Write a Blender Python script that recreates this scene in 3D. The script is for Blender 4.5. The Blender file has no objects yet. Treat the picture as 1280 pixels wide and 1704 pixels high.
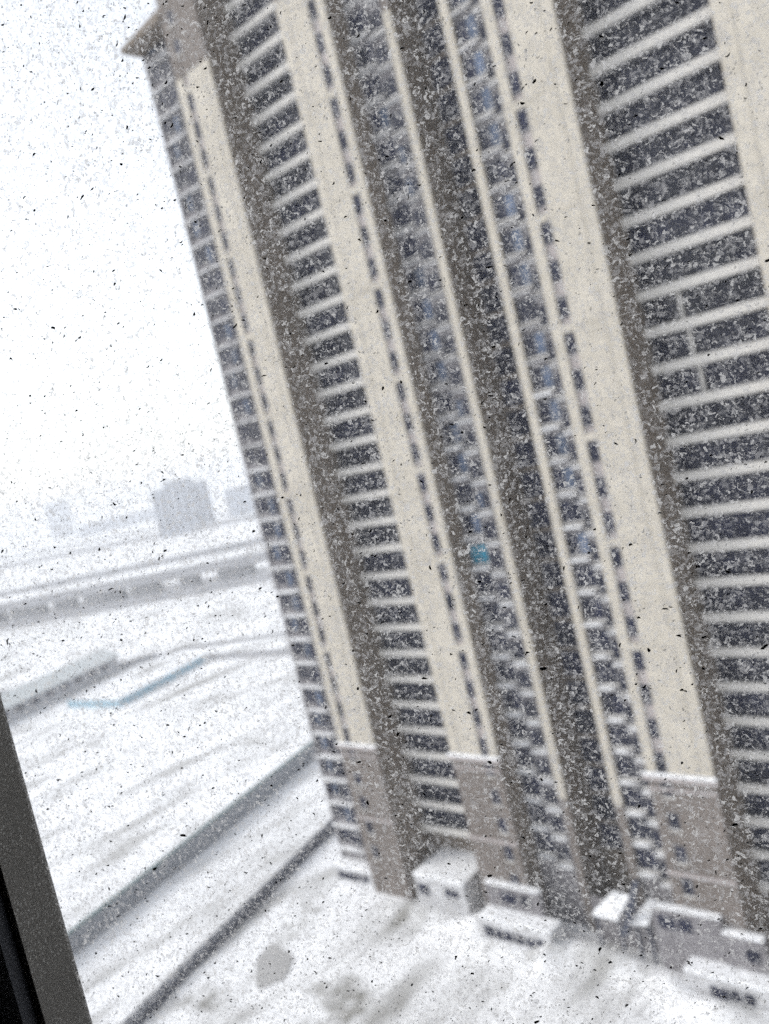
import bpy, bmesh, math, random
from mathutils import Vector, Matrix
import numpy as np

random.seed(7)
rng = np.random.default_rng(11)
S = bpy.context.scene
COL = S.collection

# ------------------------------------------------------------------ camera
CAM_R = Vector((0.72810935, 0.64597467, -0.22928914))
CAM_U = Vector((0.11405512, 0.21566802, 0.96978283))
CAM_F = Vector((-0.67590547, 0.73225954, -0.08335318))
cd = bpy.data.cameras.new('camera')
cam = bpy.data.objects.new('camera', cd)
COL.objects.link(cam)
m = Matrix((CAM_R, CAM_U, -CAM_F)).transposed().to_4x4()
m.translation = Vector((0, 0, 50))
cam.matrix_world = m
cd.sensor_fit = 'VERTICAL'
cd.sensor_height = 24.0
cd.sensor_width = 24.0
cd.lens = 20.125
cd.clip_start = 0.01
cd.clip_end = 12000
cd.dof.use_dof = True
cd.dof.focus_distance = 0.345
cd.dof.aperture_fstop = 7.6
S.camera = cam

# ------------------------------------------------------------------ light
SUN_EL, SUN_AZ = math.radians(40), math.radians(236)      # azimuth from +y clockwise: from the open snow side
W = bpy.data.worlds.new('World')
S.world = W
W.use_nodes = True
nt = W.node_tree
bg = nt.nodes['Background']
sky = nt.nodes.new('ShaderNodeTexSky')
sky.sky_type = 'NISHITA'
sky.sun_disc = False
sky.sun_elevation = SUN_EL
sky.sun_rotation = SUN_AZ
sky.air_density = 1.0
sky.dust_density = 1.6
sky.ozone_density = 1.0
hs = nt.nodes.new('ShaderNodeHueSaturation')
hs.inputs['Saturation'].default_value = 0.22
nt.links.new(sky.outputs[0], hs.inputs['Color'])
nt.links.new(hs.outputs[0], bg.inputs['Color'])
bg.inputs['Strength'].default_value = 0.15
sd = bpy.data.lights.new('sun', 'SUN')
sd.energy = 0.5
sd.angle = math.radians(20)
sd.color = (1.0, 0.965, 0.91)
sun = bpy.data.objects.new('sun', sd)
COL.objects.link(sun)
to_sun = Vector((math.sin(SUN_AZ) * math.cos(SUN_EL), math.cos(SUN_AZ) * math.cos(SUN_EL), math.sin(SUN_EL)))
sun.rotation_euler = to_sun.to_track_quat('Z', 'Y').to_euler()
sun.location = (0, -20, 140)

S.view_settings.view_transform = 'Standard'
S.view_settings.look = 'None'
S.view_settings.gamma = 1
S.view_settings.exposure = 1.03
S.render.engine = 'CYCLES'
cy = S.cycles
cy.use_denoising = False
cy.max_bounces = 7
cy.diffuse_bounces = 4
cy.glossy_bounces = 2
cy.transmission_bounces = 4
cy.transparent_max_bounces = 12
cy.volume_bounces = 1
cy.caustics_reflective = False
cy.caustics_refractive = False


# ------------------------------------------------------------------ materials
def mat(name):
    mt = bpy.data.materials.new(name)
    mt.use_nodes = True
    return mt, mt.node_tree, mt.node_tree.nodes['Principled BSDF']


def N(t, kind, **kw):
    n = t.nodes.new(kind)
    for k, v in kw.items():
        if k in n.inputs:
            n.inputs[k].default_value = v
        else:
            setattr(n, k, v)
    return n


def ramp(t, src, stops):
    r = t.nodes.new('ShaderNodeValToRGB')
    e = r.color_ramp.elements
    while len(e) < len(stops):
        e.new(0.5)
    for el, (p, c) in zip(e, stops):
        el.position = p
        el.color = c if len(c) == 4 else (*c, 1)
    t.links.new(src, r.inputs[0])
    return r


def mixc(t, fac, a, b, mode='MIX'):
    mx = t.nodes.new('ShaderNodeMix')
    mx.data_type = 'RGBA'
    mx.blend_type = mode
    for sock, v in ((0, fac), (6, a), (7, b)):
        if hasattr(v, 'is_output'):
            t.links.new(v, mx.inputs[sock])
        else:
            mx.inputs[sock].default_value = v if sock == 0 else (*v, 1)
    return mx.outputs[2]


def rough_mat(name, c1, c2, scale=0.4, rough=0.85, stretch=(1, 1, 1), bump=0.0, spec=0.3, fine=6.0):
    mt, t, p = mat(name)
    tc = N(t, 'ShaderNodeTexCoord')
    mp = N(t, 'ShaderNodeMapping')
    mp.inputs['Scale'].default_value = stretch
    t.links.new(tc.outputs['Object'], mp.inputs[0])
    n1 = N(t, 'ShaderNodeTexNoise', Scale=scale, Detail=5.0, Roughness=0.6)
    t.links.new(mp.outputs[0], n1.inputs['Vector'])
    n2 = N(t, 'ShaderNodeTexNoise', Scale=fine, Detail=3.0)
    t.links.new(tc.outputs['Object'], n2.inputs['Vector'])
    r1 = ramp(t, n1.outputs[0], [(0.32, c1), (0.68, c2)])
    r2 = ramp(t, n2.outputs[0], [(0.3, (0.88,) * 3), (0.7, (1.06,) * 3)])
    t.links.new(mixc(t, 1.0, r1.outputs[0], r2.outputs[0], 'MULTIPLY'), p.inputs['Base Color'])
    p.inputs['Roughness'].default_value = rough
    p.inputs['Specular IOR Level'].default_value = spec
    if bump:
        b = N(t, 'ShaderNodeBump', Strength=bump, Distance=0.05)
        t.links.new(n2.outputs[0], b.inputs['Height'])
        t.links.new(b.outputs[0], p.inputs['Normal'])
    return mt


M = {}
M['beige'] = rough_mat('beige_paint', (0.43, 0.393, 0.332), (0.485, 0.446, 0.382), 0.30, stretch=(0.22, 1, 1.1), fine=1.5)
M['taupe'] = rough_mat('taupe_render', (0.130, 0.104, 0.079), (0.169, 0.138, 0.110), 0.15, stretch=(1, 1, 0.3), fine=2.5)
M['stone'] = rough_mat('brown_stone', (0.130, 0.110, 0.097), (0.175, 0.150, 0.134), 0.25, fine=3.0, bump=0.2)
M['mauve'] = rough_mat('mauve_grey_render', (0.147, 0.138, 0.145), (0.215, 0.203, 0.212), 0.3, fine=3.0)
M['spandrel'] = rough_mat('pale_spandrel', (0.328, 0.294, 0.288), (0.395, 0.356, 0.345), 0.4)
M['white'] = rough_mat('white_parapet', (0.565, 0.542, 0.508), (0.644, 0.621, 0.582), 0.25, stretch=(0.4, 1, 1))
M['snow'] = rough_mat('clean_snow', (0.80, 0.81, 0.83), (0.88, 0.885, 0.895), 0.6, rough=0.9, bump=0.3)
M['concrete'] = rough_mat('bridge_concrete', (0.32, 0.32, 0.335), (0.42, 0.42, 0.435), 0.08)
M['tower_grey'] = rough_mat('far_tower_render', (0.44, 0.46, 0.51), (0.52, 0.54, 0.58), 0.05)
M['iron'] = rough_mat('dark_iron', (0.035, 0.04, 0.06), (0.055, 0.06, 0.085), 2.0, rough=0.5)
M['hoard'] = rough_mat('grey_hoarding', (0.21, 0.22, 0.24), (0.26, 0.27, 0.29), 0.3, rough=0.6)
M['hoard_green'] = rough_mat('green_hoarding_rail', (0.15, 0.22, 0.22), (0.19, 0.26, 0.26), 0.3, rough=0.6)
M['blue_sheet'] = rough_mat('blue_sheet_metal', (0.26, 0.40, 0.48), (0.34, 0.48, 0.56), 0.3, rough=0.5)
M['asphalt'] = rough_mat('wet_asphalt', (0.20, 0.20, 0.21), (0.38, 0.38, 0.39), 0.05, stretch=(1, 0.25, 1), fine=0.4)
M['frosted_wall'] = rough_mat('frost_covered_wall', (0.30, 0.295, 0.30), (0.66, 0.66, 0.67), 0.45, stretch=(1, 1, 1.8), fine=2.0)
M['slush'] = rough_mat('grey_slush', (0.34, 0.335, 0.33), (0.40, 0.395, 0.39), 0.3)
M['metal_grey'] = rough_mat('grey_roof_sheet', (0.50, 0.53, 0.53), (0.58, 0.60, 0.60), 0.1, rough=0.6)
M['plaster'] = rough_mat('room_plaster', (0.30, 0.29, 0.28), (0.34, 0.33, 0.32), 1.0)
M['gasket'] = rough_mat('black_gasket', (0.010, 0.011, 0.016), (0.016, 0.017, 0.022), 30, rough=0.6)


def glass_mat(name, col, rough=0.12):
    mt, t, p = mat(name)
    tc = N(t, 'ShaderNodeTexCoord')
    n = N(t, 'ShaderNodeTexNoise', Scale=0.7, Detail=2.0)
    t.links.new(tc.outputs['Object'], n.inputs['Vector'])
    oi = N(t, 'ShaderNodeObjectInfo')
    r = ramp(t, n.outputs[0], [(0.3, tuple(c * 0.7 for c in col)), (0.7, tuple(c * 1.25 for c in col))])
    v = ramp(t, oi.outputs['Random'], [(0.0, (0.7,) * 3), (1.0, (1.35,) * 3)])
    t.links.new(mixc(t, 1.0, r.outputs[0], v.outputs[0], 'MULTIPLY'), p.inputs['Base Color'])
    p.inputs['Roughness'].default_value = rough
    p.inputs['Specular IOR Level'].default_value = 0.14
    return mt


M['glass'] = glass_mat('dark_window_glass', (0.006, 0.008, 0.026))
M['glass_blue'] = glass_mat('blue_curtained_glass', (0.08, 0.105, 0.16), 0.25)
M['glass_teal'] = glass_mat('teal_curtained_glass', (0.03, 0.17, 0.25), 0.25)
M['alu'] = rough_mat('window_aluminium', (0.10, 0.10, 0.115), (0.15, 0.15, 0.165), 3.0, rough=0.5)

# snow ground with dirty streaks and trodden patches
mt, t, p = mat('trodden_snow')
tc = N(t, 'ShaderNodeTexCoord')
mp = N(t, 'ShaderNodeMapping')
mp.inputs['Scale'].default_value = (1, 0.22, 1)
mp.inputs['Rotation'].default_value = (0, 0, 0.12)
t.links.new(tc.outputs['Object'], mp.inputs[0])
a = N(t, 'ShaderNodeTexNoise', Scale=0.16, Detail=6.0, Roughness=0.62)
t.links.new(mp.outputs[0], a.inputs['Vector'])
b_ = N(t, 'ShaderNodeTexNoise', Scale=0.035, Detail=3.0)
t.links.new(tc.outputs['Object'], b_.inputs['Vector'])
c_ = N(t, 'ShaderNodeTexNoise', Scale=0.9, Detail=5.0, Roughness=0.65)
t.links.new(tc.outputs['Object'], c_.inputs['Vector'])
ra = ramp(t, a.outputs[0], [(0.47, (0, 0, 0)), (0.66, (1, 1, 1))])
rb = ramp(t, b_.outputs[0], [(0.38, (0.2,) * 3), (0.56, (1, 1, 1))])
mul = mixc(t, 1.0, ra.outputs[0], rb.outputs[0], 'MULTIPLY')
rc = ramp(t, c_.outputs[0], [(0.35, (0.78, 0.785, 0.80)), (0.65, (0.88, 0.885, 0.895))])
d_ = N(t, 'ShaderNodeTexNoise', Scale=0.11, Detail=6.0, Roughness=0.68)
t.links.new(tc.outputs['Object'], d_.inputs['Vector'])
gp = N(t, 'ShaderNodeNewGeometry')
dist = N(t, 'ShaderNodeVectorMath', operation='DISTANCE')
dist.inputs[1].default_value = (-62.5, 46.0, 0.2)
t.links.new(gp.outputs['Position'], dist.inputs[0])
near = N(t, 'ShaderNodeMapRange')
for k_, v_ in (('From Min', 2.0), ('From Max', 9.0), ('To Min', 0.15), ('To Max', 0.0)):
    near.inputs[k_].default_value = v_
t.links.new(dist.outputs['Value'], near.inputs['Value'])
ad = N(t, 'ShaderNodeMath', operation='ADD')
t.links.new(d_.outputs[0], ad.inputs[0])
t.links.new(near.outputs[0], ad.inputs[1])
rd = ramp(t, ad.outputs[0], [(0.575, (0, 0, 0)), (0.72, (1, 1, 1))])
mul = mixc(t, 1.0, mul, rd.outputs[0], 'LIGHTEN')
t.links.new(mixc(t, mul, rc.outputs[0], (0.235, 0.228, 0.21)), p.inputs['Base Color'])
p.inputs['Roughness'].default_value = 0.9
p.inputs['Specular IOR Level'].default_value = 0.2
bp = N(t, 'ShaderNodeBump', Strength=0.6, Distance=0.25)
t.links.new(c_.outputs[0], bp.inputs['Height'])
t.links.new(bp.outputs[0], p.inputs['Normal'])
M['ground'] = mt

# window frame of the room: dark grey powder coat, dusted with pale grains
mt, t, p = mat('dusty_frame_paint')
tc = N(t, 'ShaderNodeTexCoord')
n1 = N(t, 'ShaderNodeTexNoise', Scale=700.0, Detail=2.0, Roughness=0.7)
t.links.new(tc.outputs['Object'], n1.inputs['Vector'])
n2 = N(t, 'ShaderNodeTexNoise', Scale=40.0, Detail=3.0)
t.links.new(tc.outputs['Object'], n2.inputs['Vector'])
r1 = ramp(t, n1.outputs[0], [(0.57, (0, 0, 0)), (0.64, (1, 1, 1))])
r2 = ramp(t, n2.outputs[0], [(0.35, (0.15,) * 3), (0.7, (0.8,) * 3)])
f = mixc(t, 1.0, r1.outputs[0], r2.outputs[0], 'MULTIPLY')
t.links.new(mixc(t, f, (0.080, 0.072, 0.060), (0.46, 0.45, 0.42)), p.inputs['Base Color'])
p.inputs['Roughness'].default_value = 0.6
M['frame'] = mt

# frosted, dusty pane: clear glass under a thin film with crusted frost grains, their lit edges painted on one side
mt, t, p = mat('frosted_pane')
t.nodes.remove(p)
out = t.nodes['Material Output']
tc = N(t, 'ShaderNodeTexCoord')
wob = N(t, 'ShaderNodeTexNoise', Scale=160.0, Detail=2.0)
t.links.new(tc.outputs['Object'], wob.inputs['Vector'])
ws = N(t, 'ShaderNodeVectorMath', operation='SUBTRACT')
ws.inputs[1].default_value = (0.5, 0.5, 0.5)
t.links.new(wob.outputs['Color'], ws.inputs[0])
wm = N(t, 'ShaderNodeVectorMath', operation='SCALE')
wm.inputs['Scale'].default_value = 0.006
t.links.new(ws.outputs[0], wm.inputs[0])
wa = N(t, 'ShaderNodeVectorMath', operation='ADD')
t.links.new(tc.outputs['Object'], wa.inputs[0])
t.links.new(wm.outputs[0], wa.inputs[1])
def mth(op, *ins):
    n = t.nodes.new('ShaderNodeMath')
    n.operation = op
    for i, v in enumerate(ins):
        if hasattr(v, 'is_output'):
            t.links.new(v, n.inputs[i])
        else:
            n.inputs[i].default_value = v
    return n.outputs[0]


big = N(t, 'ShaderNodeTexNoise', Scale=26.0, Detail=4.0, Roughness=0.6)
t.links.new(tc.outputs['Object'], big.inputs['Vector'])


w2 = N(t, 'ShaderNodeTexNoise', Scale=700.0, Detail=1.5)
t.links.new(tc.outputs['Object'], w2.inputs['Vector'])
w2s = N(t, 'ShaderNodeVectorMath', operation='SUBTRACT')
w2s.inputs[1].default_value = (0.5, 0.5, 0.5)
t.links.new(w2.outputs['Color'], w2s.inputs[0])
w2m = N(t, 'ShaderNodeVectorMath', operation='SCALE')
w2m.inputs['Scale'].default_value = 0.0034
t.links.new(w2s.outputs[0], w2m.inputs[0])
w2a = N(t, 'ShaderNodeVectorMath', operation='ADD')
t.links.new(wa.outputs[0], w2a.inputs[0])
t.links.new(w2m.outputs[0], w2a.inputs[1])
sx = N(t, 'ShaderNodeSeparateXYZ')
t.links.new(w2a.outputs[0], sx.inputs[0])


def plane_uv(dx, dz):
    c2 = N(t, 'ShaderNodeCombineXYZ')
    t.links.new(mth('ADD', sx.outputs[0], dx), c2.inputs[0])
    t.links.new(mth('ADD', sx.outputs[2], dz), c2.inputs[1])
    return c2.outputs[0]


def chips(uv, scale, r0, r1, soft):
    """irregular chips: one per Voronoi cell, each with its own size; returns (mask, two per-chip randoms)"""
    vo = N(t, 'ShaderNodeTexVoronoi', Scale=scale, Randomness=1.0)
    vo.voronoi_dimensions = '2D'
    t.links.new(uv, vo.inputs['Vector'])
    sp = N(t, 'ShaderNodeSeparateColor')
    t.links.new(vo.outputs['Color'], sp.inputs[0])
    rad = mth('ADD', mth('MULTIPLY', sp.outputs[0], r1 - r0), r0)
    cl = N(t, 'ShaderNodeClamp')
    t.links.new(mth('DIVIDE', mth('SUBTRACT', rad, vo.outputs['Distance']), soft), cl.inputs[0])
    return cl.outputs[0], sp.outputs[1], sp.outputs[2]


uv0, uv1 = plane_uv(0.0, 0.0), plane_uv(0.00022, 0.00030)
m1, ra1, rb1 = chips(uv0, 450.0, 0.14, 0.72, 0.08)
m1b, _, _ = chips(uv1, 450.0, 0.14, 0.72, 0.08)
m2, ra2, rb2 = chips(uv0, 760.0, 0.0, 0.72, 0.10)
fine = N(t, 'ShaderNodeTexNoise', Scale=520.0, Detail=2.5, Roughness=0.6)
t.links.new(tc.outputs['Object'], fine.inputs['Vector'])
fm = ramp(t, fine.outputs[0], [(0.41, (0.05,) * 3), (0.52, (1, 1, 1))]).outputs[0]
emboss_ = N(t, 'ShaderNodeClamp')
t.links.new(mth('SUBTRACT', m1, m1b), emboss_.inputs[0])
lit_edge = mth('MULTIPLY', emboss_.outputs[0], ramp(t, rb1, [(0.35, (0, 0, 0)), (0.5, (1, 1, 1))]).outputs[0])  # embossed lit edge, painted along one side of some chips
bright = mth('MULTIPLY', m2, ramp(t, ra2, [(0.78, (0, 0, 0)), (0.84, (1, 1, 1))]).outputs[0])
lit_edge_bright = mth('MAXIMUM', lit_edge, bright)
crust = mth('MAXIMUM', mth('MULTIPLY', m1, mth('ADD', mth('MULTIPLY', ra1, 0.66), -0.03)), mth('MULTIPLY', m2, mth('ADD', mth('MULTIPLY', rb2, 0.62), -0.05)))
dens = ramp(t, big.outputs[0], [(0.28, (0.65,) * 3), (0.60, (1, 1, 1))]).outputs[0]
crust = mth('MULTIPLY', mth('MULTIPLY', crust, fm), dens)
g = mth('ADD', m1, m2)
alpha = mth('MAXIMUM', mth('MAXIMUM', crust, 0.008), mth('MULTIPLY', mth('MULTIPLY', lit_edge_bright, dens), 0.80))
tone = mixc(t, lit_edge_bright, (0.56, 0.548, 0.54), (0.70, 0.685, 0.66))  # paler tone on the painted lit edges and the bright chips
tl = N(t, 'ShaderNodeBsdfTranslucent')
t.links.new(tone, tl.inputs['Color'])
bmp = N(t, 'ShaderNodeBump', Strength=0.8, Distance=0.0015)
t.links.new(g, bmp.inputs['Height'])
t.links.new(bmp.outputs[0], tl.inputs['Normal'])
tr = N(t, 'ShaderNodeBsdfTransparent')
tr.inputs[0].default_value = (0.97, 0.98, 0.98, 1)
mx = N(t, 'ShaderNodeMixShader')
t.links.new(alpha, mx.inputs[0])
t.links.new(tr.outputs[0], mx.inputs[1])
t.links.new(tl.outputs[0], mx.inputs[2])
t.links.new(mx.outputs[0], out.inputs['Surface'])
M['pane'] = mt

# loose frost flakes on the pane: half-clear ice
mt, t, p = mat('ice_flake')
t.nodes.remove(p)
out = t.nodes['Material Output']
tl = N(t, 'ShaderNodeBsdfTranslucent')
tl.inputs[0].default_value = (0.46, 0.445, 0.425, 1)
tr = N(t, 'ShaderNodeBsdfTransparent')
mx = N(t, 'ShaderNodeMixShader')
mx.inputs[0].default_value = 0.55
t.links.new(tr.outputs[0], mx.inputs[1])
t.links.new(tl.outputs[0], mx.inputs[2])
t.links.new(mx.outputs[0], out.inputs['Surface'])
M['flake'] = mt
mt, t, p = mat('grey_dust')
t.nodes.remove(p)
out = t.nodes['Material Output']
df = N(t, 'ShaderNodeBsdfTranslucent')
df.inputs[0].default_value = (0.24, 0.235, 0.23, 1)
tr = N(t, 'ShaderNodeBsdfTransparent')
mx = N(t, 'ShaderNodeMixShader')
mx.inputs[0].default_value = 0.55
t.links.new(tr.outputs[0], mx.inputs[1])
t.links.new(df.outputs[0], mx.inputs[2])
t.links.new(mx.outputs[0], out.inputs['Surface'])
M['dust'] = mt
mt, t, p = mat('black_grit')
tc = N(t, 'ShaderNodeTexCoord')
n1 = N(t, 'ShaderNodeTexNoise', Scale=500.0)
t.links.new(tc.outputs['Object'], n1.inputs['Vector'])
t.links.new(ramp(t, n1.outputs[0], [(0.3, (0.006, 0.006, 0.008)), (0.7, (0.03, 0.03, 0.034))]).outputs[0], p.inputs['Base Color'])
M['grit'] = mt


# ------------------------------------------------------------------ mesh helpers
class MB:
    def __init__(s):
        s.v, s.f = [], []

    def box(s, x0, x1, y0, y1, z0, z1):
        b = len(s.v)
        s.v += [(x0, y0, z0), (x1, y0, z0), (x1, y1, z0), (x0, y1, z0), (x0, y0, z1), (x1, y0, z1), (x1, y1, z1), (x0, y1, z1)]
        s.f += [(b, b + 3, b + 2, b + 1), (b + 4, b + 5, b + 6, b + 7), (b, b + 1, b + 5, b + 4), (b + 1, b + 2, b + 6, b + 5), (b + 2, b + 3, b + 7, b + 6), (b + 3, b, b + 4, b + 7)]
        return s

    def poly(s, pts, faces):
        b = len(s.v)
        s.v += [tuple(q) for q in pts]
        s.f += [tuple(b + i for i in f_) for f_ in faces]
        return s

    def prism(s, p0, p1, half_w, z0, z1):
        """a vertical slab between two ground points (z0, z1: (at p0, at p1))"""
        d = (Vector(p1) - Vector(p0)).normalized()
        nx, ny = -d.y * half_w, d.x * half_w
        b = len(s.v)
        for (px, py), i in ((p0, 0), (p1, 1)):
            s.v += [(px - nx, py - ny, z0[i]), (px + nx, py + ny, z0[i]), (px + nx, py + ny, z1[i]), (px - nx, py - ny, z1[i])]
        s.f += [(b, b + 1, b + 2, b + 3), (b + 7, b + 6, b + 5, b + 4), (b, b + 4, b + 5, b + 1), (b + 1, b + 5, b + 6, b + 2), (b + 2, b + 6, b + 7, b + 3), (b + 3, b + 7, b + 4, b)]
        return s

    def mesh(s, name, m_, off=(0, 0, 0), bevel=0.0):
        me = bpy.data.meshes.new(name)
        o = Vector(off)
        me.from_pydata([tuple(Vector(q) - o) for q in s.v], [], s.f)
        if bevel:
            bm = bmesh.new()
            bm.from_mesh(me)
            bmesh.ops.bevel(bm, geom=bm.edges[:], offset=bevel, segments=2, affect='EDGES', profile=0.5)
            bm.to_mesh(me)
            bm.free()
        me.materials.append(M[m_])
        me.update()
        return me


def link(name, me, parent=None, loc=(0, 0, 0), rotz=0.0, label=None, cat=None, group=None, kind=None):
    o = bpy.data.objects.new(name, me)
    COL.objects.link(o)
    o.parent = parent
    o.location = loc
    o.rotation_euler = (0, 0, rotz)
    for k, v in (('label', label), ('category', cat), ('group', group), ('kind', kind)):
        if v:
            o[k] = v
    return o


def thing(name, loc, label, cat, group=None, rotz=0.0):
    return link(name, None, None, loc, rotz, label, cat, group)


def part(name, mb, m_, root, base, bevel=0.0, label=None, kind=None):
    return link(name, mb.mesh(name, m_, base, bevel), root, label=label, kind=kind)


# ------------------------------------------------------------------ ground and roads
def drift(x, y):
    h = 0.10 + 0.07 * math.sin(x * 0.31 + 1.3 * math.sin(y * 0.17)) + 0.06 * math.sin(y * 0.43 + x * 0.21) + 0.05 * math.sin(x * 0.9 - y * 0.6)
    for cx, cy_, sx, sy, a_ in ((-44.5, 60.6, 3.2, 1.5, 1.25), (-40.5, 60.2, 2.2, 1.2, 1.0), (-37.5, 59.8, 1.8, 1.4, 0.6), (-54.0, 57.5, 4.0, 1.0, 0.5), (-65.5, 60.6, 3.0, 1.0, 0.45), (-76, 61.5, 2.5, 1.0, 0.5), (-30, 57.3, 5.0, 1.0, 0.55), (-61.5, 60.2, 3.6, 0.7, 0.9), (-51.2, 58.1, 3.4, 0.9, 0.7), (-31.5, 57.8, 3.0, 0.9, 0.8), (-56.3, 60.5, 1.2, 1.5, 1.3), (-47.0, 58.8, 1.0, 1.6, 1.2), (-35.2, 59.0, 1.2, 1.2, 1.1), (-62, 40.0, 4.0, 2.0, 0.6), (-52, 46, 2.2, 1.6, 0.5)):
        h += a_ * math.exp(-((x - cx) / sx) ** 2 - ((y - cy_) / sy) ** 2)
    h *= 1.0 - math.exp(-((x + 73.4) / 4.6) ** 2 - ((y - 47) / 3.6) ** 2)
    return max(h, 0.0)


me = MB()
me.poly([(-9000, -3000, -0.35), (6000, -3000, -0.35), (6000, 9000, -0.35), (-9000, 9000, -0.35)], [(0, 1, 2, 3)])
link('ground', me.mesh('ground', 'ground'), kind='structure')
xs = np.arange(-150, 20.1, 0.9)
ys = np.arange(14, 110.1, 0.9)
v, f = [], []
for j, y in enumerate(ys):
    for i, x in enumerate(xs):
        e = min(x + 150, 20 - x, y - 14, 110 - y)
        v.append((x, y, drift(x, y) if e > 0.5 else -0.6))
nx = len(xs)
for j in range(len(ys) - 1):
    for i in range(nx - 1):
        f.append((j * nx + i, j * nx + i + 1, (j + 1) * nx + i + 1, (j + 1) * nx + i))
g_me = bpy.data.meshes.new('snow_ground')
g_me.from_pydata(v, [], f)
g_me.polygons.foreach_set('use_smooth', [True] * len(f))
g_me.materials.append(M['ground'])
link('snow_ground', g_me, kind='structure')


def strip(name, pts, width, m_, z=-0.30):
    mb = MB()
    L = []
    for k, q in enumerate(pts):
        q = Vector(q)
        a_ = Vector(pts[max(k - 1, 0)])
        b__ = Vector(pts[min(k + 1, len(pts) - 1)])
        d = (b__ - a_).normalized()
        n_ = Vector((-d.y, d.x)) * width / 2
        L += [(q.x - n_.x, q.y - n_.y, z), (q.x + n_.x, q.y + n_.y, z)]
    mb.poly(L, [(2 * k, 2 * k + 1, 2 * k + 3, 2 * k + 2) for k in range(len(pts) - 1)])
    return link(name, mb.mesh(name, m_), kind='structure')


strip('road', [(-620, 195), (-470, 218), (-380, 254), (-270, 300), (-150, 350)], 26, 'asphalt')
strip('road', [(-1100, 180), (-640, 300), (-500, 372), (-340, 440), (-200, 500)], 30, 'asphalt', -0.296)
strip('road', [(-1900, 560), (-950, 700), (-640, 780), (-300, 860)], 60, 'asphalt', -0.292)
strip('road', [(-360, 92), (-262, 112), (-236, 150), (-160, 178)], 5, 'asphalt', -0.288)

# grey melted patch in the snow below the tower
pts = []
for k in range(40):
    a_ = 2 * math.pi * k / 40
    r_ = 1 + 0.10 * math.sin(3 * a_ + 0.6) + 0.07 * math.sin(5 * a_ + 2) + 0.03 * math.sin(11 * a_)
    x_, y_ = 3.5 * r_ * math.cos(a_), 1.9 * r_ * math.sin(a_)
    if -1.1 < a_ < -0.45:
        x_ *= 1.35
        y_ *= 1.5
    pts.append((-x_ * 0.76 - y_ * 0.65, x_ * 0.65 - y_ * 0.76, 0.0))
mb = MB()
mb.poly(pts + [(q[0] * 1.06, q[1] * 1.06, -0.3) for q in pts] + [(0, 0, 0)], [(k, (k + 1) % 40, 80) for k in range(40)] + [(k, k + 40, (k + 1) % 40 + 40, (k + 1) % 40) for k in range(40)])
link('melt_puddle', mb.mesh('melt_puddle', 'slush'), None, (-73.4, 47.2, 0.13), 0, 'smooth grey patch of melted slush in the open snow by the dark fence', 'puddle')

# ------------------------------------------------------------------ the apartment tower
BX, BY = -42.43, 66.0
BASE = (BX, BY, 0)
tower = thing('apartment_tower', BASE, 'tall beige and brown apartment tower with white striped balconies rising from the snow', 'building')


def F(i):
    return 93.44 - 2.9 * i


YW, YB, YR = 61.67, 64.0, 65.55           # main wall plane, bay plane, balcony plane
TOP, BELT = 108.0, 17.9
C = BX


def both(a_, b__):
    """offsets from the tower's middle axis, right half then left half"""
    return [(C + a_, C + b__), (C - b__, C - a_)]


# carcass walls (taupe) behind the painted skins
mass = []
for x0, x1 in both(7.58, 13.28):
    mass.append((x0, x1, YW + 0.32, 80, 0, TOP))
for x0, x1 in both(13.28, 23.75):
    mass.append((x0, x1, YR + 1.3, 80, 0, TOP))
for x0, x1 in both(23.75, 29.42):
    mass.append((x0, x1, YW + 0.32, 80, 0, TOP))
for x0, x1 in both(2.46, 3.26):
    mass.append((x0, x1, YB + 0.2, 80, 0, 92.0))
mass.append((C - 2.46, C + 2.46, 67.9, 80, 0, 96.0))
for q in mass:
    part('wall', MB().box(*q), 'taupe', tower, BASE)
for x0, x1 in both(3.26, 7.58):
    part('bay_wall', MB().box(x0, x1, YB + 0.35, 80, 0, TOP), 'mauve', tower, BASE)
for x0, x1 in both(29.42, 36.1):
    part('wing_wall', MB().box(x0, x1, YB + 0.05, 78, 0, 97.6), 'mauve', tower, BASE)
part('wing_corner', MB().box(C - 36.45, C - 36.1, YB - 0.12, 78, -0.3, 97.6), 'mauve', tower, BASE)
# wing roofs with overhanging eaves
for sgn in (-1, 1):
    x_out, x_in = C + sgn * 36.9, C + sgn * 29.42
    mb = MB()
    y0, y1 = YW - 0.25, 79.0
    xi = x_out - sgn * 4.2
    P = [(x_out, y0, 98.2), (x_in, y0, 98.2), (x_in, y1, 98.2), (x_out, y1, 98.2), (xi, y0 + 4.2, 102.2), (x_in, y0 + 4.2, 102.2), (x_in, y1 - 4, 102.2), (xi, y1 - 4, 102.2),
         (x_out, y0, 97.7), (x_in, y0, 97.7), (x_in, y1, 97.7), (x_out, y1, 97.7)]
    mb.poly(P, [(8, 9, 10, 11), (0, 1, 5, 4), (1, 2, 6, 5), (2, 3, 7, 6), (3, 0, 4, 7), (4, 5, 6, 7), (8, 0, 3, 11), (9, 8, 1)[::-1] if 0 else (8, 9, 1, 0), (9, 10, 2, 1), (10, 11, 3, 2)])
    part('wing_roof', mb, 'taupe', tower, BASE)

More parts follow.
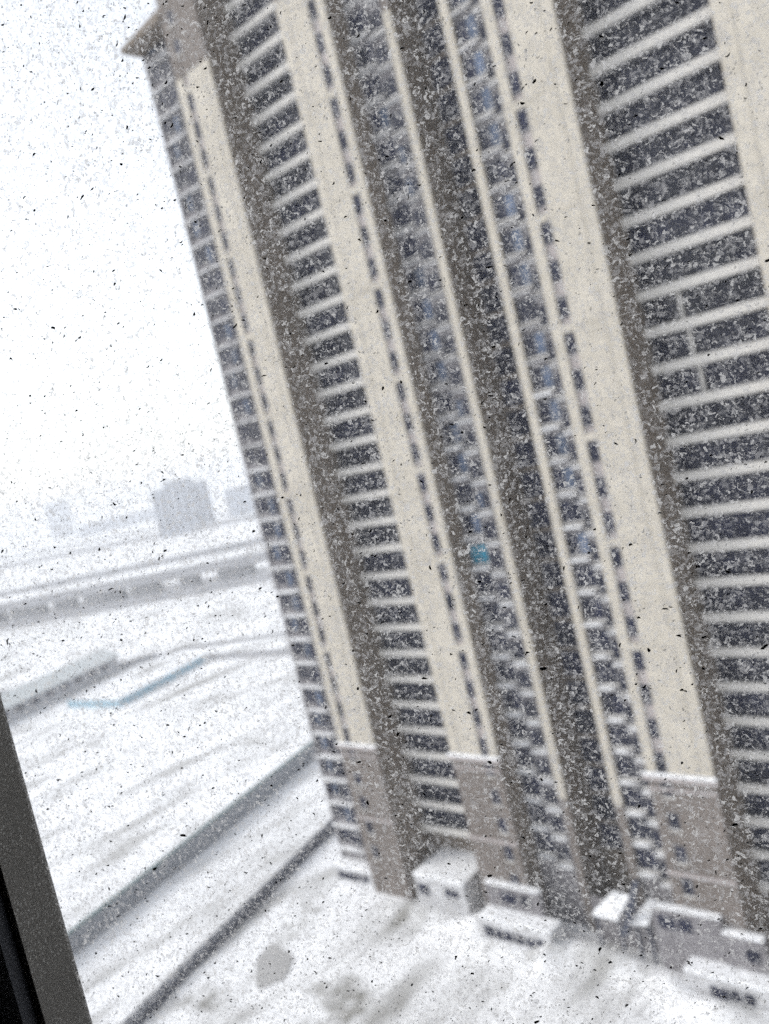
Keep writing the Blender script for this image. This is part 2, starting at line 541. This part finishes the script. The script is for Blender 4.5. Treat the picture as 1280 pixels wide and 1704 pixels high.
# painted skins: (offset from axis, zone) with the narrow window slot left open
SK = [(7.58, 8.48), (9.50, 13.28), (23.87, 27.37), (28.32, 29.42)]
for a_, b__ in SK:
    for x0, x1 in both(a_, b__):
        part('wall_panel', MB().box(x0, x1, YW, YW + 0.32, BELT, 91.3), 'beige', tower, BASE)
        part('stone_panel', MB().box(x0, x1, YW + 0.03, YW + 0.32, -0.3, BELT), 'stone', tower, BASE)
        part('crown_panel', MB().box(x0, x1, YW + 0.03, YW + 0.32, 91.3, TOP), 'stone', tower, BASE)
# fine vertical joint and short ledges on the broad panels
for a_ in (12.15, 25.0):
    for s_ in (1, -1):
        x_ = C + s_ * a_
        part('panel_rib', MB().box(x_ - 0.07, x_ + 0.07, YW - 0.05, YW, BELT + 0.6, 91.3), 'beige', tower, BASE)
breaks = [F(1.23 + 3 * k) for k in range(0, 8)]
slots = [(8.48, 9.50), (27.37, 28.32)]
win_slots = []
for a_, b__ in slots:
    for s_, (x0, x1) in zip((1, -1), both(a_, b__)):
        if s_ == 1 and a_ > 20:
            part('wall_panel', MB().box(x0, x1, YW, YW + 0.32, BELT, 91.3), 'beige', tower, BASE)
            continue
        part('slot_back', MB().box(x0, x1, YW + 0.24, YW + 0.32, BELT, 91.3), 'spandrel', tower, BASE)
        for lo, hi in ((-0.3, BELT), (91.3, TOP)):
            part('stone_panel', MB().box(x0, x1, YW + 0.10, YW + 0.32, lo, hi), 'stone', tower, BASE)
        for zb in breaks:
            part('beige_band', MB().box(x0, x1, YW + 0.01, YW + 0.24, zb - 0.30, zb + 0.30), 'beige', tower, BASE)
        win_slots.append((x0, x1))
        w0 = 9.50 if a_ < 20 else 25.0
        w1 = 12.15 if a_ < 20 else 27.37
        for zb in breaks:
            xa, xb = (C + w0, C + w1) if s_ == 1 else (C - w1, C - w0)
            o = part('ledge', MB().box(xa + 0.02, xb - 0.07, YW - 0.06, YW, zb - 0.07, zb + 0.07), 'beige', tower, BASE)
# stone ledge with snow at the top of the base, belts lower down
for a_, b__ in ((7.3, 13.55), (23.5, 29.7)):
    for x0, x1 in both(a_, b__):
        o = part('stone_ledge', MB().box(x0, x1, YW - 0.35, YW - 0.002, BELT - 0.35, BELT + 0.08), 'spandrel', tower, BASE)
        part('snow_cap', MB().box(x0 - 0.03, x1 + 0.03, YW - 0.38, YW - 0.002, BELT + 0.082, BELT + 0.30), 'snow', o, (0, 0, 0), 0.05).location = (-0, 0, 0)
        part('stone_ledge', MB().box(x0 + 0.25, x1 - 0.25, YW - 0.12, YW + 0.028, 16.6, 16.85), 'spandrel', tower, BASE)
        o = part('stone_ledge', MB().box(x0 + 0.2, x1 - 0.2, YW - 0.16, YW + 0.028, 9.1, 9.4), 'spandrel', tower, BASE)
for o in list(tower.children):
    for c in o.children:
        c.location = (-BX, -BY, 0)
        c.location = Vector((0, 0, 0)) - Vector(BASE)
# slim pilasters framing the dark central recess
for x0, x1 in both(2.46, 3.26):
    o = part('pilaster', MB().box(x0 - 0.02, x1 + 0.02, YB - 0.1, YB + 0.2, 13.4, 85.9), 'beige', tower, BASE)
    part('stone_panel', MB().box(x0, x1, YB, YB + 0.2, 0, 13.4), 'stone', tower, BASE)
    part('crown_panel', MB().box(x0, x1, YB, YB + 0.2, 85.9, 92.0), 'stone', tower, BASE)

# ---- windows: shared meshes, one object per window
def win_meshes(w, h, mull, sill):
    fr = MB()
    t_ = 0.07
    fr.box(-w / 2, -w / 2 + t_, -0.03, 0.10, 0, h).box(w / 2 - t_, w / 2, -0.03, 0.10, 0, h)
    fr.box(-w / 2 + t_, w / 2 - t_, -0.03, 0.10, 0, t_).box(-w / 2 + t_, w / 2 - t_, -0.03, 0.10, h - t_, h)
    pan = []
    if mull:
        fr.box(-0.03, 0.03, -0.028, 0.09, t_, h - t_)
        pan = [(-w / 2 + t_, -0.03), (0.03, w / 2 - t_)]
    else:
        pan = [(-w / 2 + t_, w / 2 - t_)]
    pm = [MB().box(a_, b__, 0.03, 0.05, t_, h - t_).mesh('pane', 'glass') for a_, b__ in pan]
    bm_ = [MB().box(a_, b__, 0.03, 0.05, t_, h - t_).mesh('pane', 'glass_blue') for a_, b__ in pan]
    tm_ = [MB().box(a_, b__, 0.03, 0.05, t_, h - t_).mesh('pane', 'glass_teal') for a_, b__ in pan]
    sm = MB().box(-w / 2 - 0.08, w / 2 + 0.08, -sill, 0.08, -0.14, -0.01).mesh('sill', 'white') if sill else None
    return fr.mesh('window_frame', 'alu'), pm, sm, bm_, tm_


def put_window(kit, name, x, y, z, curtain=None):
    fm, pm, sm, bm_, tm_ = kit
    o = link(name, fm, tower, (x - BX, y - BY, z))
    for k, q in enumerate(pm):
        use = q
        if curtain and k in curtain[0]:
            use = (bm_ if curtain[1] == 'blue' else tm_)[k]
        link('pane', use, o)
    if sm:
        link('sill', sm, o)
    return o


def capped(name, x0, x1, y0, y1, z0, z1):
    o_ = part(name, MB().box(x0, x1, y0, y1, z0, z1), 'frosted_wall', tower, BASE)
    if z0 > 52:
        return o_
    jit = random.uniform(0.05, 0.12)
    a0, a1 = random.uniform(0, 0.25) * (x1 - x0), random.uniform(0.75, 1) * (x1 - x0)
    link('snow_cap', MB().box(x0 + a0, x0 + a1, y0 - 0.03, y1, z1 + 0.002, z1 + jit).mesh('snow_cap', 'snow', BASE), o_)
    return o_


K_narrow = win_meshes(0.98, 1.62, False, 0)
K_base = win_meshes(0.92, 1.45, False, 0.10)
K_bay = win_meshes(2.0, 1.95, True, 0.16)
K_low = win_meshes(1.35, 1.7, True, 0.16)
K_wing = win_meshes(1.75, 1.95, True, 0.0)
K_lobby = win_meshes(4.5, 2.45, True, 0.0)
for x0, x1 in win_slots:
    xc = (x0 + x1) / 2
    for k, zb in enumerate(breaks):
        for n_ in range(3 if k < 7 else 4):
            z1 = zb - 0.42 - 2.9 * n_
            put_window(K_narrow, 'narrow_window', xc, YW + 0.14, z1 - 1.62)
    for i in range(-4, 1):
        put_window(K_base, 'narrow_window', xc, YW + 0.02, F(i) + 0.1)
    for i in (26, 27, 28, 29, 30):
        put_window(K_base, 'narrow_window', xc + 0.1, YW + 0.02, F(i) - 2.25 + 0.3)
# right and left inner bays: a window with a ledge, and a lower second window beside it
for s_ in (1, -1):
    for i in range(-4, 31):
        z = F(i)
        r_ = random.random()
        cur = None
        if s_ == 1 and 4 <= i <= 20 and r_ < 0.75:
            cur = ((1,), 'blue')
        elif s_ == -1 and 6 <= i <= 19 and r_ < 0.45:
            cur = ((1,), 'blue')
        if s_ == -1 and i == 20:
            cur = ((0, 1), 'teal')
        xa = C + 4.35 if s_ == 1 else C - 6.3
        xb = C + 6.05 if s_ == 1 else C - 4.45
        put_window(K_bay, 'bay_window', xa, YB + 0.30, z + 0.95, cur)
        put_window(K_low, 'small_bay_window', xb, YB + 0.30, z + 0.25, ((0,), 'blue') if s_ == -1 and r_ > 0.5 and 3 < i < 20 else None)
        # shelves for the air conditioners, lightly snowed
        xs0, xs1 = (C + 3.36, C + 5.25) if s_ == 1 else (C - 7.5, C - 5.3)
        capped('shelf', xs0, xs1, YB - 0.20, YB + 0.34, z + 0.42, z + 0.55)
        xs0, xs1 = (C + 5.3, C + 7.5) if s_ == 1 else (C - 5.2, C - 3.36)
        capped('shelf', xs0, xs1, YB - 0.15, YB + 0.34, z - 0.30, z - 0.17)
# far wing: two windows on each floor over a full-width snowy ledge
for i in range(-1, 32):
    z = F(i)
    r_ = random.random()
    put_window(K_wing, 'wing_window', C - 35.1, YB - 0.02, z + 0.75, ((1,), 'blue') if r_ < 0.5 else None)
    put_window(K_wing, 'wing_window', C - 33.2, YB - 0.02, z + 0.35, ((0,), 'blue') if r_ > 0.6 else None)
    capped('wing_ledge', C - 36.5, C - 31.9, YB - 0.45, YB + 0.045, z - 0.34, z - 0.10)
# dark central recess
for i in range(-1, 31):
    put_window(K_lobby, 'lobby_window', C, 67.83, F(i) + 0.22)

# ---- balconies
bal_w = 10.47
par_me = MB().box(-bal_w / 2, bal_w / 2, 0, 0.22, 0, 0.74).mesh('balcony', 'white')
flo_me = MB().box(-bal_w / 2, bal_w / 2, 0.222, 1.25, 0.0, 0.18).mesh('slab', 'concrete')
gl_me = MB().box(-bal_w / 2, bal_w / 2, 1.0, 1.04, 0.2, 2.88).mesh('glazing', 'glass')
fr = MB()
for k in range(7):
    x_ = -bal_w / 2 + 0.05 + k * (bal_w - 0.1) / 6
    fr.box(x_ - 0.04, x_ + 0.04, 0.93, 1.0, 0.2, 2.88)
fr_me = fr.mesh('mullion', 'alu')
post_me = MB().box(-0.13, 0.13, 0.55, 0.80, 0.2, 2.88).mesh('post', 'white')
for s_ in (1, -1):
    xc = C + s_ * (13.28 + bal_w / 2)
    for i in range(-5, 31):
        o = link('balcony', par_me, tower, (xc - BX, YR - BY, F(i)))
        link('slab', flo_me, o)
        link('glazing', gl_me, o)
        link('mullion', fr_me, o)
        if s_ == 1 and i in (14, 15, 16):
            link('post', post_me, o, (-2.2 + 0.25 * (i - 14), 0, 0))

# ---- projecting ground-floor blocks with snow on their roofs
def block(x0, x1, y0, y1, z1, lip, band, wall='frosted_wall'):
    o = part('entrance_block', MB().box(x0, x1, y0, y1, -0.3, z1), wall, tower, BASE)
    link('snow_roof', MB().box(x0 - 0.06, x1 + 0.06, y0 - 0.10, y1, z1 + 0.002, z1 + lip * 0.8).mesh('snow_roof', 'snow', BASE, 0.12), o)
    x_ = x0 + 0.4
    while x_ < x1 - 1.0:
        w_ = random.uniform(0.7, 1.9)
        if random.random() < 0.8:
            dz = random.uniform(-0.25, 0.1)
            link('window', MB().box(x_, min(x_ + w_, x1 - 0.3), y0 - 0.04, y0 + 0.05, band[0] + dz, band[1] + dz * 0.4).mesh('window', 'glass', BASE), o)
        x_ += w_ + random.uniform(0.12, 0.6)
    return o


block(C - 22.2, C - 15.4, 61.2, YR + 1.2, 3.75, 0.40, (2.0, 3.0))
block(C - 12.4, C - 4.2, 59.2, YW - 0.4, 2.2, 0.40, (0.35, 1.5))
block(C - 12.3, C - 6.0, 61.0, YW + 0.02, 4.9, 0.16, (3.3, 4.3), 'mauve')
block(C + 8.4, C + 15.5, 59.4, YW - 0.4, 1.9, 0.40, (0.35, 1.3))
block(C + 5.6, C + 11.5, 61.1, YW + 0.02, 6.1, 0.14, (4.4, 5.5), 'mauve')
block(C + 11.6, C + 14.8, 60.9, YW + 0.02, 5.0, 0.30, (3.2, 4.2), 'mauve')
block(C - 36.2, C - 30.0, 62.3, YB + 0.0, 1.7, 0.40, (0.5, 1.3))
# open porch in the middle: two snowy roof leaves with a dark steel strut between
def leaf(pts):
    mb_ = MB().poly(pts + [(a_, b__, c__ - 0.25) for a_, b__, c__ in pts], [(0, 1, 2, 3), (7, 6, 5, 4), (0, 4, 5, 1), (1, 5, 6, 2), (2, 6, 7, 3), (3, 7, 4, 0)])
    return part('porch_roof', mb_, 'snow', tower, BASE)


leaf([(C - 0.4, 61.0, 4.2), (C + 2.2, 60.8, 4.3), (C + 2.7, 62.9, 5.4), (C + 1.0, 62.9, 5.5)])
leaf([(C + 3.5, 60.8, 4.3), (C + 5.0, 61.0, 4.4), (C + 5.2, 62.9, 5.3), (C + 4.6, 62.9, 5.6)])
part('porch_strut', MB().poly([(C + 2.4, 60.5, 3.0), (C + 3.1, 60.5, 3.0), (C + 5.0, 61.0, 8.2), (C + 4.4, 61.0, 8.2), (C + 2.4, 60.8, 3.0), (C + 3.1, 60.8, 3.0), (C + 5.0, 61.3, 8.2), (C + 4.4, 61.3, 8.2)], [(0, 1, 2, 3), (7, 6, 5, 4), (0, 4, 5, 1), (1, 5, 6, 2), (2, 6, 7, 3), (3, 7, 4, 0)]), 'iron', tower, BASE)
for x_ in (-0.2, 2.0, 3.7, 4.9):
    part('porch_post', MB().box(C + x_ - 0.10, C + x_ + 0.10, 61.2, 61.4, 0, 3.9), 'iron', tower, BASE)
part('porch_wall', MB().box(C - 1.6, C + 5.6, 62.92, 63.2, -0.3, 4.4), 'mauve', tower, BASE)

# ------------------------------------------------------------------ fences and barriers on the snow
A, B = Vector((-78.6, 31.5)), Vector((-90.6, 80.0))
L = (B - A).length
d = (B - A) / L
ang = math.atan2(d.y, d.x)
fence = thing('iron_fence', (A.x, A.y, 0), 'dark iron railing fence with a strip of snow along it beside the tower', 'fence', rotz=ang)
n = int(L / 2.5)
post = MB().box(-0.09, 0.09, -0.09, 0.09, 0, 1.8).mesh('post', 'iron')
for k in range(n + 1):
    link('post', post, fence, (k * 2.5, 0, 0))
for z in (0.55, 1.0, 1.5):
    link('rail', MB().box(0, L, -0.035, 0.035, z, z + 0.12).mesh('rail', 'iron'), fence)
pk = MB().box(-0.035, 0.035, -0.034, 0.034, 0.67, 1.72).mesh('picket', 'iron')
npk = 290
for k in range(npk):
    link('picket', pk, fence, (0.1 + k * (L - 0.2) / npk, 0, 0))
link('plinth', MB().box(0, L, -0.2, 0.2, -0.3, 0.5).mesh('plinth', 'iron'), fence)
link('snow_coping', MB().box(0, L, 0.9, 1.5, -0.3, 0.45).mesh('snow_coping', 'snow', (0, 0, 0), 0.1), fence)

A, B = Vector((-96.5, 27.5)), Vector((-113.2, 97.0))
L = (B - A).length
d = (B - A) / L
ang = math.atan2(d.y, d.x)
ho = thing('hoarding_wall', (A.x, A.y, 0), 'long pale grey site hoarding with a greenish top rail crossing the snow', 'hoarding', rotz=ang)
n = int(L / 3.0)
pn = MB()
for k in range(6):
    x_ = k * 0.5
    pn.box(x_ + 0.002, x_ + 0.30, -0.04, 0.04, 0, 2.75).box(x_ + 0.302, x_ + 0.498, -0.02, 0.02, 0, 2.75)
pn_me = pn.mesh('hoarding_panel', 'hoard')
rl = MB().box(0.0, 2.995, -0.09, 0.09, 2.752, 3.15).mesh('top_rail', 'hoard_green')
po = MB().box(-0.07, 0.07, 0.042, 0.20, 0, 2.75).mesh('post', 'hoard')
for k in range(n):
    o = link('hoarding_panel', pn_me, ho, (k * 3.0, 0, 0.0))
    link('top_rail', rl, o)
    link('post', po, o)

# shed and blue fence beyond the hoarding
base = Vector((-238, 106))
sh = thing('long_shed', (base.x, base.y, 0), 'long low shed with a pale grey metal roof out in the snow field', 'shed', rotz=math.atan2(47, -14))
link('wall', MB().box(-34, 25, -2, 10, -0.4, 4.2).mesh('wall', 'concrete'), sh)
link('roof', MB().poly([(-35, -3, 4.0), (26, -3, 4.0), (26, 4, 6.6), (-35, 4, 6.6), (26, 11, 4.0), (-35, 11, 4.0)], [(0, 1, 2, 3), (3, 2, 4, 5), (0, 3, 5), (1, 4, 2), (0, 5, 4, 1)]).mesh('roof', 'metal_grey'), sh)
for k in range(10):
    link('window', MB().box(-31 + k * 5.4, -28 + k * 5.4, -2.08, -2.0, 1.6, 3.2).mesh('window', 'glass'), sh)


def panel_fence(name, pts, h, m_, label, cat, step=4.0):
    root = thing(name, (pts[0][0], pts[0][1], 0), label, cat)
    for a_, b__ in zip(pts, pts[1:]):
        a_, b__ = Vector(a_), Vector(b__)
        L_ = (b__ - a_).length
        n_ = max(1, int(L_ / step))
        for k in range(n_):
            p0, p1 = a_.lerp(b__, k / n_), a_.lerp(b__, (k + 0.985) / n_)
            o = link('fence_panel', MB().prism(p0, p1, 0.04, (-0.4, -0.4), (h, h)).mesh('fence_panel', m_, (pts[0][0], pts[0][1], 0)), root)
            link('post', MB().box(p0.x - 0.08, p0.x + 0.08, p0.y - 0.08, p0.y + 0.08, -0.4, h + 0.15).mesh('post', 'concrete', (pts[0][0], pts[0][1], 0)), o)
    return root


panel_fence('blue_fence', [(-222, 102), (-200, 104.5), (-205, 125), (-209, 138)], 1.6, 'blue_sheet', 'low blue sheet fence bending round a yard in the far snow', 'fence')
panel_fence('field_fence', [(-209.5, 139), (-178, 143), (-130, 149)], 1.6, 'concrete', 'thin grey fence line running from the blue fence towards the tower', 'fence', 5.0)
panel_fence('yard_fence', [(-262, 112), (-247, 128), (-238, 141)], 1.4, 'concrete', 'short grey fence behind the long metal roofed shed', 'fence', 5.0)

# ------------------------------------------------------------------ viaduct
def vp(k):
    q0, q1, q2 = Vector((-640, 110)), Vector((-440, 196)), Vector((-150, 318))
    return q0.lerp(q1, k).lerp(q1.lerp(q2, k), k)


VB = vp(0.5)
via = thing('road_viaduct', (VB.x, VB.y, 0), 'grey concrete road viaduct on short piers crossing the hazy snow plain', 'bridge')
nv = 22
off = (VB.x, VB.y, 0)
for k in range(nv):
    a_, b__ = vp(k / nv), vp((k + 1) / nv)
    dk = link('deck_span', MB().prism(a_, b__, 7.0, (8.2, 8.2), (10.0, 10.0)).mesh('deck_span', 'concrete', off), via)
    dd = (b__ - a_).normalized()
    nn = Vector((-dd.y, dd.x))
    for s_ in (-1, 1):
        link('parapet', MB().prism(a_ + nn * s_ * 6.8, b__ + nn * s_ * 6.8, 0.25, (10.002, 10.002), (11.3, 11.3)).mesh('parapet', 'concrete', off), dk)
    link('snow_layer', MB().prism(a_, b__, 4.0, (10.003, 10.003), (10.15, 10.15)).mesh('snow_layer', 'snow', off), dk)
    wd = (4.2, 8.5, 6.0, 9.5, 5.2, 11.0, 7.5)[k % 7]
    link('pier', MB().prism(a_ - dd * wd, a_ + dd * wd, 3.0, (-0.5, -0.5), (8.198, 8.198)).mesh('pier', 'concrete', off), via)
lo = [vp(k / nv) + Vector((4.5, -9.5)) for k in range(nv + 1)]
root = thing('barrier_wall', (lo[0].x, lo[0].y, 0), 'low grey concrete barrier at the foot of the viaduct', 'barrier')
for a_, b__ in zip(lo, lo[1:]):
    link('barrier_segment', MB().prism(a_, a_.lerp(b__, 0.99), 0.3, (-0.5, -0.5), (3.6, 3.6)).mesh('barrier_segment', 'concrete', (lo[0].x, lo[0].y, 0)), root)

def bank(name, pts, w_, h, label, cat):
    root_ = thing(name, (pts[0][0], pts[0][1], 0), label, cat)
    for a_, b__ in zip(pts, pts[1:]):
        a_, b__ = Vector(a_), Vector(b__)
        n_ = max(1, int((b__ - a_).length / 30))
        for k in range(n_):
            o_ = link('wall_segment', MB().prism(a_.lerp(b__, k / n_), a_.lerp(b__, (k + 0.97) / n_), w_, (-0.5, -0.5), (h, h)).mesh('wall_segment', 'concrete', (pts[0][0], pts[0][1], 0)), root_)
            link('coping', MB().prism(a_.lerp(b__, k / n_), a_.lerp(b__, (k + 0.97) / n_), w_ + 0.2, (h + 0.01, h + 0.01), (h + 0.4, h + 0.4)).mesh('coping', 'snow', (pts[0][0], pts[0][1], 0)), o_)


bank('embankment_wall', [(-760, 240), (-620, 290), (-500, 345), (-380, 415), (-250, 490)], 1.5, 4.0, 'low grey embankment wall of the second road behind the viaduct', 'wall')
bank('embankment_wall', [(-1150, 470), (-900, 520), (-700, 560), (-480, 640)], 2.0, 5.0, 'faint grey embankment wall at the foot of the hazy high-rise slab', 'wall')

# ------------------------------------------------------------------ distant towers in the haze
def far_tower(x, y, rz, parts, label, win=True, group=None, name='high_rise'):
    t_ = thing(name, (x, y, 0), label, 'building', group, rz)
    for (x0, x1, y0, y1, h) in parts:
        w_ = link('wall', MB().box(x0, x1, y0, y1, -0.5, h).mesh('wall', 'tower_grey'), t_)
        link('parapet', MB().box(x0 - 0.3, x1 + 0.3, y0 - 0.3, y1 + 0.3, h + 0.01, h + 1.4).mesh('parapet', 'concrete'), w_)
        if win:
            nw = max(1, int((x1 - x0) / 6))
            for k in range(nw):
                xc = x0 + (k + 0.5) * (x1 - x0) / nw
                mb_ = MB()
                for z in range(4, int(h) - 3, 3):
                    mb_.box(xc - 1.4, xc + 1.4, y0 - 0.12, y0 - 0.002, z, z + 1.7)
                link('window_column', mb_.mesh('window_column', 'glass'), w_)
    return t_


yaw = math.radians(52)
far_tower(-785, 541, yaw, [(-31, -16, 0, 16, 51), (-16, 0, -3, 16, 57), (0.2, 15, -3, 16, 56), (15.2, 29, 0, 16, 50)], 'hazy grey high-rise slab with a stepped top beyond the viaduct')
far_tower(-1815, 925, yaw, [(-24, 24, 0, 20, 80)], 'faint blue high-rise barely showing through the haze', False)
far_tower(-1420, 930, yaw, [(-160, 95, 0, 30, 20)], 'faint long low block in the haze between the two high-rises', False, None, 'low_block')
far_tower(-830, 650, yaw, [(-14, 60, 0, 20, 32)], 'pale high-rise in the haze close to the tower edge', False)
far_tower(-610, 560, yaw, [(-40, 40, 0, 14, 12)], 'pale low block on the snow plain beside the tower edge', False, None, 'low_block')

# ------------------------------------------------------------------ room and its window (the photographer stands behind this pane)
ANG = math.radians(25)           # window looks 25 degrees left of the tower's normal
DW = 0.33
rootloc = Vector((0, 0, 50)) + Vector((-math.sin(ANG), math.cos(ANG), 0)) * DW
win = thing('room_window', rootloc, 'frost and grit speckled window pane in a dark grey dusty frame', 'window', rotz=ANG)
win['kind'] = 'thing'
XJ, X1, Z0, Z1 = -0.3186, 1.15, -0.62, 0.88
fr = MB().box(XJ - 0.05, XJ, -0.0257, 0.002, Z0 - 0.05, Z1 + 0.05)
link('frame_jamb', fr.mesh('frame_jamb', 'frame'), win)
link('frame_jamb', MB().box(X1, X1 + 0.05, -0.0257, 0.002, Z0 - 0.05, Z1 + 0.05).mesh('frame_jamb', 'frame'), win)
link('frame_rail', MB().box(XJ, X1, -0.0257, 0.002, Z0 - 0.05, Z0).mesh('frame_rail', 'frame'), win)
link('frame_rail', MB().box(XJ, X1, -0.0257, 0.002, Z1, Z1 + 0.05).mesh('frame_rail', 'frame'), win)
link('gasket', MB().box(XJ - 0.05, XJ - 0.004, -0.034, -0.026, Z0 - 0.05, Z1 + 0.05).mesh('gasket', 'gasket'), win)
link('gasket', MB().box(XJ - 0.05, XJ - 0.022, -0.042, -0.0345, Z0 - 0.05, Z1 + 0.05).mesh('gasket', 'gasket'), win)
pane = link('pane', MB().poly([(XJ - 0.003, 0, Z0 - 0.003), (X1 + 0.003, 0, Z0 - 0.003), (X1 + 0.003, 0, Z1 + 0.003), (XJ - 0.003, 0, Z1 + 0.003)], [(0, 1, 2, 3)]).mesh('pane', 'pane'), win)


def flakes(count, smin, smax, asp, thick, x0, x1, z0, z1, tilt, seedv, side=1):
    r = np.random.default_rng(seedv)
    V, Fc = [], []
    for _ in range(count):
        cx, cz = r.uniform(x0, x1), r.uniform(z0, z1)
        s = smin * (smax / smin) ** (r.random() ** 1.8)
        a0 = r.normal(tilt, 0.55)
        n_ = int(r.integers(5, 8))
        ca, sa = math.cos(a0), math.sin(a0)
        b0 = len(V)
        el = r.uniform(*asp)
        bend = r.uniform(-0.6, 0.6)
        for k in range(n_):
            th = 2 * math.pi * k / n_ + r.uniform(-0.25, 0.25)
            q = r.uniform(0.55, 1.15) * s
            lx, lz = q * math.cos(th), q * math.sin(th) * el
            lz += bend * lx * lx / s
            V.append((cx + lx * ca - lz * sa, side * (0.0012 + thick * r.uniform(0.6, 1.4) * s), cz + lx * sa + lz * ca))
        V.append((cx, side * 0.0006, cz))
        for k in range(n_):
            Fc.append((b0 + k, b0 + (k + 1) % n_, b0 + n_))
    return V, Fc


for nm, args, m_, lab in (
        ('frost_flakes', (9000, 0.00025, 0.0009, (0.15, 0.45), 0.25, XJ, 0.2, -0.40, 0.34, 0.9, 3), 'flake', None),
        ('grit_specks', (6500, 0.00035, 0.0012, (0.22, 0.6), 0.1, XJ, 0.2, -0.40, 0.34, 0.25, 5, -1), 'grit', None),
        ('dust_specks', (24000, 0.00028, 0.0009, (0.25, 0.65), 0.1, XJ, 0.2, -0.40, 0.34, 0.9, 6, -1), 'dust', None),
        ('grit_specks', (260, 0.0009, 0.0022, (0.15, 0.4), 0.1, XJ, 0.2, -0.40, 0.34, 0.15, 8, -1), 'grit', None)):
    V, Fc = flakes(*args)
    me_ = bpy.data.meshes.new(nm)
    me_.from_pydata(V, [], Fc)
    me_.materials.append(M[m_])
    link(nm, me_, pane, kind='stuff')

# room shell round the camera (in the window's own axes)
def shell(name, *q):
    mb_ = MB().box(*q)
    o = link(name, mb_.mesh(name, 'plaster'), None, rootloc, ANG)
    o['kind'] = 'structure'
    return o


XA, XB, YA, YBk, ZA, ZB = -1.6, 2.4, -0.03, -4.2, -1.55, 1.30
shell('wall', XA, XJ - 0.052, -0.22, 0.002, ZA, ZB)
shell('wall', X1 + 0.052, XB, -0.22, 0.002, ZA, ZB)
shell('wall', XJ - 0.052, X1 + 0.052, -0.22, 0.002, ZA, Z0 - 0.052)
shell('wall', XJ - 0.052, X1 + 0.052, -0.22, 0.002, Z1 + 0.052, ZB)
shell('wall', XA, XB, YBk - 0.15, YBk, ZA, ZB)
shell('wall', XA - 0.15, XA - 0.002, YBk - 0.15, 0.0, ZA, ZB)
shell('wall', XB + 0.002, XB + 0.15, YBk - 0.15, 0.0, ZA, ZB)
shell('floor', XA - 0.15, XB + 0.15, YBk - 0.15, 0.0, ZA - 0.15, ZA - 0.002)
shell('ceiling', XA - 0.15, XB + 0.15, YBk - 0.15, 0.0, ZB + 0.002, ZB + 0.15)

# ------------------------------------------------------------------ winter haze
mt = bpy.data.materials.new('winter_haze')
mt.use_nodes = True
t = mt.node_tree
t.nodes.clear()
out = t.nodes.new('ShaderNodeOutputMaterial')
pv = t.nodes.new('ShaderNodeVolumePrincipled')
pv.inputs['Color'].default_value = (0.93, 0.95, 0.98, 1)
pv.inputs['Density'].default_value = 0.0005
t.links.new(pv.outputs[0], out.inputs['Volume'])
M['haze'] = mt
link('haze', MB().box(-3600, 1200, -900, 3000, -1.4, 109.5).mesh('haze', 'haze'), kind='stuff')
